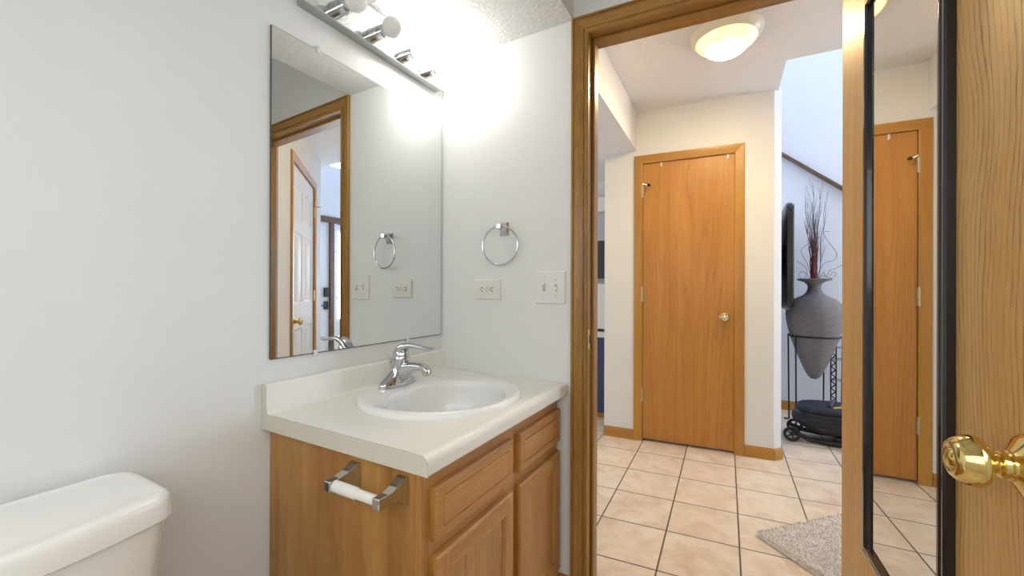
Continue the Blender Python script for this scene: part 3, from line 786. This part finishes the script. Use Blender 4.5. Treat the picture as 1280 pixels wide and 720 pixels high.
for x, up in ((-.0235, 1), (.0235, -1)):
    bm = bmx((x - .0052, x + .0052, -.0078, -.0050, -.0125, .0125)); o = obj('toggle_slot', bm, plain('switch_slot', (.45, .43, .40), .5), sw)
    bm = bmesh.new(); prism(bm, [(-.004, -.0065), (-.004, .0065), (-.021, .012*up + .004), (-.022, .012*up - .004)], x - .0042, x + .0042, 'x'); obj('toggle', bm, IVORY, sw, .0008)
    for z in (-.030, .030):
        bm = bmesh.new(); lathe(bm, [(0, 0), (.003, 0), (.002, .001), (0, .0012)], (x, -.0072, z), (0, -1, 0), 12); obj('screw', bm, STEEL, sw)

# ------------------------------------------------------------------ toilet
tl = thing('toilet', 'white porcelain toilet against the left wall, only its tank in view', 'toilet', (0, -1.265, 0))
def rrect(x0, x1, y0, y1, r, bow=0, n=6):
    pts = []
    rb = min(r*1.6, .05)
    for cx, cy, a0, rad in ((x1 - r, y1 - r, 0, r), (x0 + rb, y1 - rb, 90, rb), (x0 + rb, y0 + rb, 180, rb), (x1 - r, y0 + r, 270, r)):
        for k in range(n + 1):
            a = R(a0 + 90*k/n)
            pts.append([cx + rad*math.cos(a), cy + rad*math.sin(a)])
    # bowed front: add points along the front edge
    ym = (y0 + y1)/2; hw = (y1 - y0)/2
    front = []
    for k in range(1, 12):
        y = (y0 + r) + (y1 - y0 - 2*r)*k/12
        front.append([x1, y])
    pts = pts + front
    for p in pts:
        if p[0] > (x0 + x1)/2: p[0] += bow*max(0, 1 - ((p[1] - ym)/hw)**2)*((p[0] - (x0 + x1)/2)/((x1 - x0)/2))
    return pts
def stack(bm, secs):
    rr_ = [[bm.verts.new((x, y, z)) for x, y in pts] for pts, z in secs]
    n = len(rr_[0])
    for A, B in zip(rr_, rr_[1:]):
        for k in range(n): bm.faces.new((A[k], A[(k+1) % n], B[(k+1) % n], B[k]))
    bm.faces.new(rr_[0][::-1]); bm.faces.new(rr_[-1])
bm = bmesh.new()
LX0, LX1, LY = .012, .222, .233
def lidring(i, z): return (rrect(LX0 + i*.4, LX1 - i, -LY + i, LY - i, max(.012, .034 - i*.5), .036), z)
stack(bm, [lidring(.004, .699), lidring(0, .702), lidring(.0, .712), lidring(.003, .730), lidring(.005, .737), lidring(.009, .7415), lidring(.015, .7435), lidring(.026, .7435), lidring(.036, .7415), lidring(.06, .7405)])
obj('tank_lid', bm, TOILET, tl, smooth=50)
bm = bmesh.new()
stack(bm, [(rrect(.02, .175, -.198, .198, .04, .030), .385), (rrect(.018, .188, -.210, .210, .035, .032), .45), (rrect(.016, .210, -.2245, .2245, .030, .035), .700)])
obj('tank', bm, TOILET, tl, smooth=50)
bm = bmesh.new(); lathe(bm, [(0, 0), (.014, 0), (.014, .012), (0, .014)], (.205, -.16, .655), (1, 0, 0), 20); tube(bm, [(.222, -.165, .655), (.226, -.125, .650), (.226, -.085, .645)], [.006, .007, .008], 10); obj('flush_lever', bm, CHROME, tl)
bm = bmesh.new(); NB = 36
def oval(cx, a, b, z, back): return [bm.verts.new((cx + (a if math.cos(2*PI*k/NB) > 0 else back)*math.cos(2*PI*k/NB), b*math.sin(2*PI*k/NB), z)) for k in range(NB)]
sec = [(.36, .17, .11, 0, .20), (.36, .17, .10, .10, .20), (.38, .20, .12, .20, .20), (.41, .27, .17, .32, .23), (.42, .29, .185, .385, .25), (.42, .28, .175, .39, .24), (.43, .20, .13, .385, .14), (.43, .17, .10, .30, .12), (.42, .09, .06, .22, .07)]
rr_ = [oval(*s_) for s_ in sec]
for A, B in zip(rr_, rr_[1:]):
    for k in range(NB): bm.faces.new((A[k], A[(k+1) % NB], B[(k+1) % NB], B[k]))
bm.faces.new(rr_[0][::-1]); bm.faces.new(rr_[-1])
obj('bowl', bm, TOILET, tl, smooth=60)
bm = bmesh.new(); rr_ = [oval(*s_) for s_ in ((.42, .29, .185, .392, .21), (.42, .295, .19, .402, .21), (.42, .29, .185, .416, .21), (.42, .24, .15, .420, .18))]
for A, B in zip(rr_, rr_[1:]):
    for k in range(NB): bm.faces.new((A[k], A[(k+1) % NB], B[(k+1) % NB], B[k]))
bm.faces.new(rr_[0][::-1]); bm.faces.new(rr_[-1])
obj('seat_cover', bm, PLASTIC, tl, smooth=50)

# ------------------------------------------------------------------ hall ceiling light
lx, ly = hl(1.085, .935)
cl = thing('ceiling_light', 'round cream flush ceiling light glowing in the hall', 'ceiling light', (lx, ly, 2.43))
bm = bmesh.new(); lathe(bm, [(0, 0), (.168, 0), (.170, -.006), (.164, -.016), (.158, -.026), (.148, -.040), (.143, -.044), (.139, -.040), (.139, -.020), (0, -.020)], (0, 0, 0), (0, 0, 1), 64)
obj('pan', bm, CREAMGLASS, cl, smooth=40)
bm = bmesh.new(); lathe(bm, [(.1385, -.036), (.137, -.044), (.132, -.055), (.118, -.066), (.108, -.073), (.098, -.084), (.080, -.098), (.055, -.110), (.028, -.117), (0, -.119)], (0, 0, 0), (0, 0, 1), 64)
o = obj('glass_bowl', bm, DOMEM, cl, smooth=60); o['label'] = 'glowing marbled glass bowl'
bm = bmesh.new(); lathe(bm, [(0, -.117), (.011, -.118), (.012, -.122), (.009, -.127), (0, -.130)], (0, 0, 0), (0, 0, 1), 24); obj('finial', bm, CREAMGLASS, cl)

# ------------------------------------------------------------------ shag rug
RA = math.atan2(.71, .68)
rg = thing('rug', 'grey beige shag rug lying on the hall tiles', 'rug', (1.182, .780, 0), RA)
bm = bmesh.new()
RLx, RLy = .80, .50
nx, ny = 120, 76
grid = []
for i in range(nx + 1):
    row = []
    for j in range(ny + 1):
        x, y = RLx*i/nx, -RLy*j/ny
        e = min(i, nx - i, j, ny - j)
        z = (.004 if e == 0 else .012 if e == 1 else .017) + random.uniform(-.003, .004)*(e > 0)
        row.append(bm.verts.new((x + random.uniform(-.0025, .0025), y + random.uniform(-.0025, .0025), z)))
    grid.append(row)
for i in range(nx):
    for j in range(ny): bm.faces.new((grid[i][j], grid[i+1][j], grid[i+1][j+1], grid[i][j+1]))
obj('pile', bm, RUG, rg, smooth=70)
bm = bmesh.new()
for k in range(9000):
    x, y = random.uniform(0, RLx), -random.uniform(0, RLy)
    b = random.uniform(.002, .0036); a = random.uniform(0, 2*PI); h = random.uniform(.006, .013)
    lx_, ly_ = random.uniform(-.006, .006), random.uniform(-.006, .006)
    vs = [bm.verts.new((x + b*math.cos(a + 2.1*i), y + b*math.sin(a + 2.1*i), .014)) for i in range(3)]
    t = bm.verts.new((x + lx_, y + ly_, .014 + h))
    for i in range(3): bm.faces.new((vs[i], vs[(i+1) % 3], t))
o = obj('tufts', bm, RUG, rg, smooth=80); o['kind'] = 'stuff'

# ------------------------------------------------------------------ vase, stand, twigs
VX, VY = 1.64, 2.80
ve = bmesh.new()
VP = [(0, .378), (.022, .384), (.045, .405), (.072, .46), (.105, .545), (.138, .635), (.165, .72), (.183, .79), (.195, .86), (.199, .92), (.194, .965), (.178, 1.005), (.150, 1.035), (.110, 1.056), (.078, 1.072), (.058, 1.092), (.048, 1.118), (.045, 1.140), (.050, 1.160), (.066, 1.178), (.092, 1.190), (.116, 1.196), (.120, 1.203), (.116, 1.209), (.095, 1.208), (.062, 1.197), (.042, 1.175), (.036, 1.14), (.036, 1.10), (0, 1.09)]
lathe(ve, [(r_0, z - .378) for r_0, z in VP], (0, 0, 0), (0, 0, 1), 64)
o = obj('vase', ve, VASEM, smooth=60); o.location = (VX, VY, .378)
tag(o, 'large grey pointed amphora vase in an iron stand', 'vase')
st = thing('vase_stand', 'black iron ring stand holding the grey amphora', 'stand', (VX, VY, 0))
bm = bmesh.new(); torus(bm, (0, 0, .735), .180, (1, 0, 0), (0, 1, 0), .0065, 64, 10); obj('ring', bm, BLACKM, st)
for a in (160, 222, 343, 62):
    c, s = math.cos(R(a)), math.sin(R(a))
    bm = bmesh.new(); tube(bm, [(.186*c, .186*s, .740), (.184*c, .184*s, .6), (.178*c, .178*s, .012), (.186*c, .186*s, .006), (.215*c, .215*s, .006)], .006, 10); obj('leg', bm, BLACKM, st)
tg = thing('dried_branches', 'dark red and bare dried branches standing in the grey vase', 'branches', (VX, VY, 1.09))
def branch(ang, tilt, length, r, twigs, mat, name, wob=.012):
    bm = bmesh.new(); n = 9
    base = Vector((.018*math.cos(ang*1.7), .018*math.sin(ang*1.7), .006))
    d = Vector((math.sin(tilt)*math.cos(ang), math.sin(tilt)*math.sin(ang), math.cos(tilt)))
    pts = [base + d*length*i/n + Vector((random.uniform(-wob, wob), random.uniform(-wob, wob), 0))*(i > 1) for i in range(n + 1)]
    tube(bm, pts, [r*(1 - .75*i/n) for i in range(n + 1)], 6)
    for k in range(twigs):
        i = random.randint(3, n - 1); p = pts[i]; a2 = random.uniform(0, 2*PI)
        dd_ = (d + Vector((math.cos(a2), math.sin(a2), 0))*random.uniform(.08, .25)).normalized()
        L2 = random.uniform(.08, .22)
        tube(bm, [p, p + dd_*L2*.5, p + dd_*L2 + Vector((0, 0, .01))], [r*.45, r*.35, r*.2], 5)
    return obj(name, bm, mat, tg)
for k in range(11): branch(3.0 + random.uniform(-.9, .9), random.uniform(.0, .075), random.uniform(.34, .60), .0062, 1, REDTWIG, 'red_stem', .005)
for k in range(18): branch(random.uniform(0, 2*PI), random.uniform(.01, .10), random.uniform(.60, .92), .0026, 5, TWIG, 'bare_twig', .008)
def vine(pts, name='curly_vine'):
    bm = bmesh.new()
    P_ = [Vector(p) for p in pts]; out_ = []
    for i in range(len(P_) - 1):
        p0, p1, p2, p3 = P_[max(i-1, 0)], P_[i], P_[i+1], P_[min(i+2, len(P_)-1)]
        for t in (0, .25, .5, .75):
            out_.append(.5*((2*p1) + (p2 - p0)*t + (2*p0 - 5*p1 + 4*p2 - p3)*t*t + (3*p1 - p0 - 3*p2 + p3)*t**3))
    out_.append(P_[-1])
    tube(bm, out_, .0017, 6); return obj(name, bm, TWIG, tg)
vine([(.01, 0, .01), (.03, 0, .11), (.06, .0, .17), (.08, .01, .13), (.10, 0, .18), (.14, 0, .20), (.20, -.02, .235), (.26, -.03, .24)])
vine([(.01, 0, .01), (.02, -.01, .14), (.06, -.02, .24), (.13, -.02, .27), (.14, -.02, .33), (.09, -.01, .42), (.06, 0, .50), (.10, 0, .50)])
vine([(-.01, 0, .01), (-.03, 0, .12), (-.08, 0, .18), (-.11, -.01, .14), (-.07, -.01, .12), (-.05, 0, .20), (-.12, 0, .27)])
vine([(-.01, 0, .01), (-.02, .01, .13), (-.05, .01, .25), (-.09, .02, .36), (-.02, .0, .42)])
vine([(.01, .01, .01), (.03, .01, .12), (.07, -.02, .14), (.11, -.03, .12), (.14, -.03, .155), (.12, -.02, .17), (.10, -.02, .14)])

# ------------------------------------------------------------------ rolling backpack
bp = thing('backpack', 'black rolling backpack lying on the tiles below the vase', 'bag', (1.70, 2.44, 0), R(2))
def pillow(bm, x0, x1, y0, y1, z0, z1, n=4.0, seg=28, lay=12, puff=.0):
    cx, cy, cz = (x0+x1)/2, (y0+y1)/2, (z0+z1)/2; ax, ay, az = (x1-x0)/2, (y1-y0)/2, (z1-z0)/2
    rr_ = []
    for j in range(lay + 1):
        ph = -PI/2 + PI*j/lay
        cz_ = math.copysign(abs(math.sin(ph))**(2/n), math.sin(ph)); cr = abs(math.cos(ph))**(2/n)
        if j in (0, lay): rr_.append([bm.verts.new((cx, cy, cz + az*cz_))]); continue
        ring = []
        for k in range(seg):
            a = 2*PI*k/seg
            ring.append(bm.verts.new((cx + ax*cr*math.copysign(abs(math.cos(a))**(2/n), math.cos(a)), cy + ay*cr*math.copysign(abs(math.sin(a))**(2/n), math.sin(a)), cz + az*cz_)))
        rr_.append(ring)
    for A, B in zip(rr_, rr_[1:]):
        for k in range(seg):
            k2 = (k+1) % seg
            if len(A) == 1: bm.faces.new((A[0], B[k2], B[k]))
            elif len(B) == 1: bm.faces.new((A[k], A[k2], B[0]))
            else: bm.faces.new((A[k], A[k2], B[k2], B[k]))
bm = bmesh.new(); pillow(bm, -.245, .30, -.19, .14, .062, .225, 3.6)
for v_ in bm.verts:
    if v_.co.x < -.05 and v_.co.z < .12: v_.co.z += (-.05 - v_.co.x)*.22
obj('body', bm, BAGM, bp, smooth=70)
bm = bmesh.new(); pillow(bm, -.215, .29, -.165, .14, .18, .275, 3.0); fp = obj('front_pocket', bm, BAGTOP, bp, smooth=70)
fp['label'] = 'dark blue front pocket'
for dz, nm in ((.214, 'zipper'), (.158, 'piping')):
    bm = bmesh.new(); tube(bm, [(-.235, -.06, dz), (-.205, -.155, dz), (-.12, -.186, dz - .004), (.05, -.190, dz - .004), (.25, -.190, dz - .004)], .006, 8); obj(nm, bm, BLACK, fp)
bm = bmesh.new(); tube(bm, [(-.03, -.12, .268), (-.0, -.02, .283), (.03, .08, .278)], .012, 8); obj('handle', bm, BLACK, fp)
for p, q in (((-.01, -.130, .268), (.05, -.110, .274)), ((.055, -.155, .255), (.07, -.110, .272))):
    bm = bmesh.new(); tube(bm, [p, q], .007, 8); o = obj('zipper_pull', bm, YELLOW, fp); o['label'] = 'yellow zipper pull'
bm = bmx((.045, .095, -.065, -.045, .2725, .277)); o = obj('patch', bm, plain('orange_patch', (.55, .25, .05), .6), fp); o['label'] = 'small orange patch'
for y in (-.165, .07):
    bm = bmesh.new(); tube(bm, [(-.262, y + .02, .058), (-.215, y + .015, .052), (-.165, y + .01, .030), (-.05, y, .024), (.12, y, .026), (.29, y, .030)], [.012, .014, .016, .018, .020, .020], 10); obj('skid_rail', bm, BLACK, bp)
bm = bmx((.0, .29, -.16, .07, .020, .068)); obj('base_plate', bm, BLACK, bp, .01)
for x, y in ((-.262, -.165), (-.215, .075)):
    bm = bmesh.new(); lathe(bm, [(.036, -.010), (.050, -.010), (.0535, -.005), (.0535, .005), (.050, .010), (.036, .010), (.036, -.010)], (x, y, .0535), (0, 1, 0), 36)
    lathe(bm, [(0, -.010), (.012, -.010), (.012, .010), (0, .010)], (x, y, .0535), (0, 1, 0), 20)
    for k in range(5):
        a = 2*PI*k/5; tube(bm, [(x + .010*math.cos(a), y, .0535 + .010*math.sin(a)), (x + .039*math.cos(a), y, .0535 + .039*math.sin(a))], .0045, 8)
    obj('wheel', bm, RUBBER, bp)
bm = bmesh.new(); tube(bm, [(.05, -.19, .05), (.06, -.235, .03), (.075, -.26, .006), (.12, -.275, .006)], [.009, .008, .007, .007], 8); obj('strap', bm, BLACK, bp)
bm = bmx((.055, .085, -.268, -.245, .003, .022)); obj('buckle', bm, BLACK, bp, .003)

# ------------------------------------------------------------------ wire rack behind the vase
wr = thing('wire_rack', 'black wire rack standing behind the vase stand', 'rack', (1.80, 3.02, 0))
for x in (0, .62):
    for y in (0,):
        bm = bmesh.new()
        box(bm, x - .022, x - .014, y - .008, y + .008, 0, 1.0); box(bm, x + .014, x + .022, y - .008, y + .008, 0, 1.0)
        for k in range(16): 
            z = .03 + k*.062
            tube(bm, [(x - .016, y, z), (x + .016, y, z + .03)], .005, 6); tube(bm, [(x + .016, y, z + .03), (x - .016, y, z + .058)], .005, 6)
        obj('upright', bm, BLACKM, wr)
for z in (.10, .34, .52, .62, .95):
    bm = bmesh.new()
    for y in (0, .04, .08, .12): tube(bm, [(0, y, z), (.62, y, z)], .0025, 6)
    for k in range(12): tube(bm, [(.02 + k*.053, 0, z), (.02 + k*.053, .12, z)], .0018, 5)
    obj('wire_shelf', bm, WIREM, wr)

# ------------------------------------------------------------------ television seen edge-on
tv = thing('television', 'flat black television seen edge-on past the hall corner', 'television', (1.383, 2.0, .97))
bm = bmesh.new(); pillow(bm, 0.004, .05, 0, 1.10, 0, .77, 9.0, 40, 20); obj('cabinet', bm, BLACK, tv, smooth=50)
obj('screen', bmx((.0495, .0512, .03, 1.07, .03, .74)), plain('dark_screen', (.01, .011, .013), .08), tv)
obj('wall_bracket', bmx((-.015, .008, .4, .7, .25, .5)), BLACKM, tv)

# ------------------------------------------------------------------ sloping rail on the stair wall
hr = thing('handrail', 'dark oak rail sloping down across the stair wall', 'handrail', (0, 3.2, 0))
def slope(x): return 2.356 - .83*(x - 1.462)
bm = bmesh.new()
prism(bm, [(1.30, slope(1.30) - .018), (3.9, slope(3.9) - .018), (3.9, slope(3.9) + .018), (1.30, slope(1.30) + .018)], -.045, -.003, 'y')
obj('rail', bm, OAKCAP, hr, .006)
for x in (1.35, 2.4, 3.4):
    bm = bmx((x - .012, x + .012, -.008, .0, slope(x) - .03, slope(x) + .01)); obj('bracket', bm, NICKEL, hr)

# ------------------------------------------------------------------ white panelled closet door on the angled wall (seen in the mirror)
door_trim('trim_4', D3L, D3R, D3T, DE, dang, HTRIM, HTRIMX, 'oak casing around the white panelled hall door', .1)
d3 = thing('door_3', 'white six panel hall door reflected in the bathroom mirror', 'door', DE, dang, kind='structure')
bm = bmesh.new()
W3 = D3R - D3L
xs = [D3L + .005, D3L + .115, D3L + W3/2 - .05, D3L + W3/2 + .05, D3R - .115, D3R - .005]
zs = [.014, .24, .80, 1.0, 1.55, 1.66, 1.90, D3T - .004]
fy = .006
for i in range(5):
    for j in range(7):
        x0, x1, z0, z1 = xs[i], xs[i+1], zs[j], zs[j+1]
        def lp(ins, y): return [bm.verts.new(p) for p in ((x0 + ins, y, z0 + ins), (x1 - ins, y, z0 + ins), (x1 - ins, y, z1 - ins), (x0 + ins, y, z1 - ins))]
        if i in (1, 3) and j in (1, 3, 5):
            ls = [lp(0, fy), lp(.012, fy + .009), (lp(.022, fy + .009)), lp(.045, fy + .002)]
            for A, B in zip(ls, ls[1:]):
                for k in range(4): bm.faces.new((A[k], A[(k+1) % 4], B[(k+1) % 4], B[k]))
            bm.faces.new(ls[-1])
        else: bm.faces.new(lp(0, fy))
bmesh.ops.remove_doubles(bm, verts=bm.verts, dist=.0003)
box(bm, xs[0], xs[-1], fy + .012, fy + .035, .014, D3T - .004)
obj('leaf', bm, WHITEDOOR, d3, smooth=20)
knob(d3, D3R - .068, .006, .87, KN, RS, BRASS)
for z in (.25, 1.0, 1.775): obj('hinge', hinge_bm(D3L + .0, -.005, z, z + .095, .007), BRASS, d3)
bm = bmesh.new(); tube(bm, [(D3L, -.006, 1.880), (D3L - .006, -.03, 1.88), (D3L + .01, -.055, 1.878)], .005, 8); obj('hinge_stop', bm, BRASS, d3)

# ------------------------------------------------------------------ entry door with side light (seen in the mirror)
EW = (4.3, 3.1, 0); ER = R(-90)
t = thing('trim_5', 'oak frame of the entry door and its side light', 'door frame', EW, ER, kind='structure')
for x0, x1 in ((.02, .06), (.395, .46), (1.37, 1.43)): obj('post', bmx((x0, x1, -.025, .09, 0, 2.10)), OAKCAP, t)
obj('head', bmx((.02, 1.43, -.03, .09, 2.10, 2.18)), OAKCAP, t)
d4 = thing('door_4', 'pale blue white entry door with a black keypad lock, reflected in the mirror', 'door', EW, ER, kind='structure')
obj('leaf', bmx((.462, 1.368, .01, .05, .012, 2.098)), WHITEDOOR, d4, .002)
bm = bmx((.475, .555, -.022, .01, .985, 1.125)); o = obj('keypad_lock', bm, BLACK, d4, .008); o['label'] = 'black keypad deadbolt'
bm = bmesh.new(); box(bm, .485, .55, -.008, .01, .80, .92); tube(bm, [(.517, 0, .86), (.517, -.05, .86), (.63, -.055, .86)], .010, 10); o = obj('lever_handle', bm, BLACK, d4, .003); o['label'] = 'black lever handle'
s2 = thing('window_2', 'narrow side light with small panes beside the entry door', 'window', EW, ER, kind='structure')
x0, x1 = .062, .393
for xa, xb in ((x0, x0 + .05), (x1 - .06, x1)): obj('stile', bmx((xa, xb, .0, .05, .012, 2.098)), WHITEDOOR, s2)
obj('bottom_panel', bmx((x0 + .05, x1 - .06, .015, .04, .012, .60)), WHITEDOOR, s2)
for z in (.60, .95, 1.30, 1.65, 2.0): obj('glazing_bar', bmx((x0 + .05, x1 - .06, .0, .05, z, z + .05)), WHITEDOOR, s2)
m, nt, b = new_mat('daylit_glass'); setp(b, color=(.7, .8, .95), rough=.1)
b.inputs['Emission Color'].default_value = (.70, .82, 1, 1); b.inputs['Emission Strength'].default_value = .8
obj('glass', bmx((x0 + .05, x1 - .06, .024, .030, .65, 2.0)), m, s2)

# ------------------------------------------------------------------ sliver of kitchen past the left jamb
sb = thing('sideboard', 'navy sideboard with white top glimpsed past the left door jamb', 'sideboard', (-.2, 2.25, 0))
obj('body', bmx((-.4, .36, -.17, .2, .05, .70)), NAVY, sb, .004); obj('top', bmx((-.42, .38, -.19, .22, .70, .745)), PLASTIC, sb, .004)
obj('plinth', bmx((-.38, .34, -.15, .18, 0, .05)), HTRIMX, sb)
for x in (-.02,): obj('door_gap', bmx((x - .002, x + .002, -.1715, -.17, .07, .68)), DARKSLOT, sb)
mo = thing('microwave', 'white and black microwave standing on the navy sideboard', 'microwave', (-.2, 2.25, .745))
obj('case', bmx((-.3, .33, -.12, .19, .02, .42)), PLASTIC, mo, .008); obj('door', bmx((-.28, .15, -.13, -.12, .05, .39)), BLACK, mo, .004)
for x in (-.25, .28):
    for y in (-.08, .15): obj('foot', bmx((x - .02, x + .02, y - .02, y + .02, 0, .02)), RUBBER, mo)
hb = thing('wall_cabinet', 'dark cabinet with white trim hung over the microwave', 'cabinet', (-.2, 2.48, 1.22))
obj('body', bmx((-.4, .36, -.1, 0, 0, .35)), plain('charcoal_paint', (.03, .03, .035), .5), hb, .004); obj('cornice', bmx((-.41, .37, -.12, 0, .62, .76)), PLASTIC, hb, .004); obj('upper_panel', bmx((-.4, .36, -.09, 0, .35, .62)), GREYMETAL, hb, .004)
struct('wall_kitchen_near', bmx((-.75, .30, 2.48, 2.54, 0, 2.147)), HWALL, 'grey kitchen wall behind the navy sideboard', 'wall')
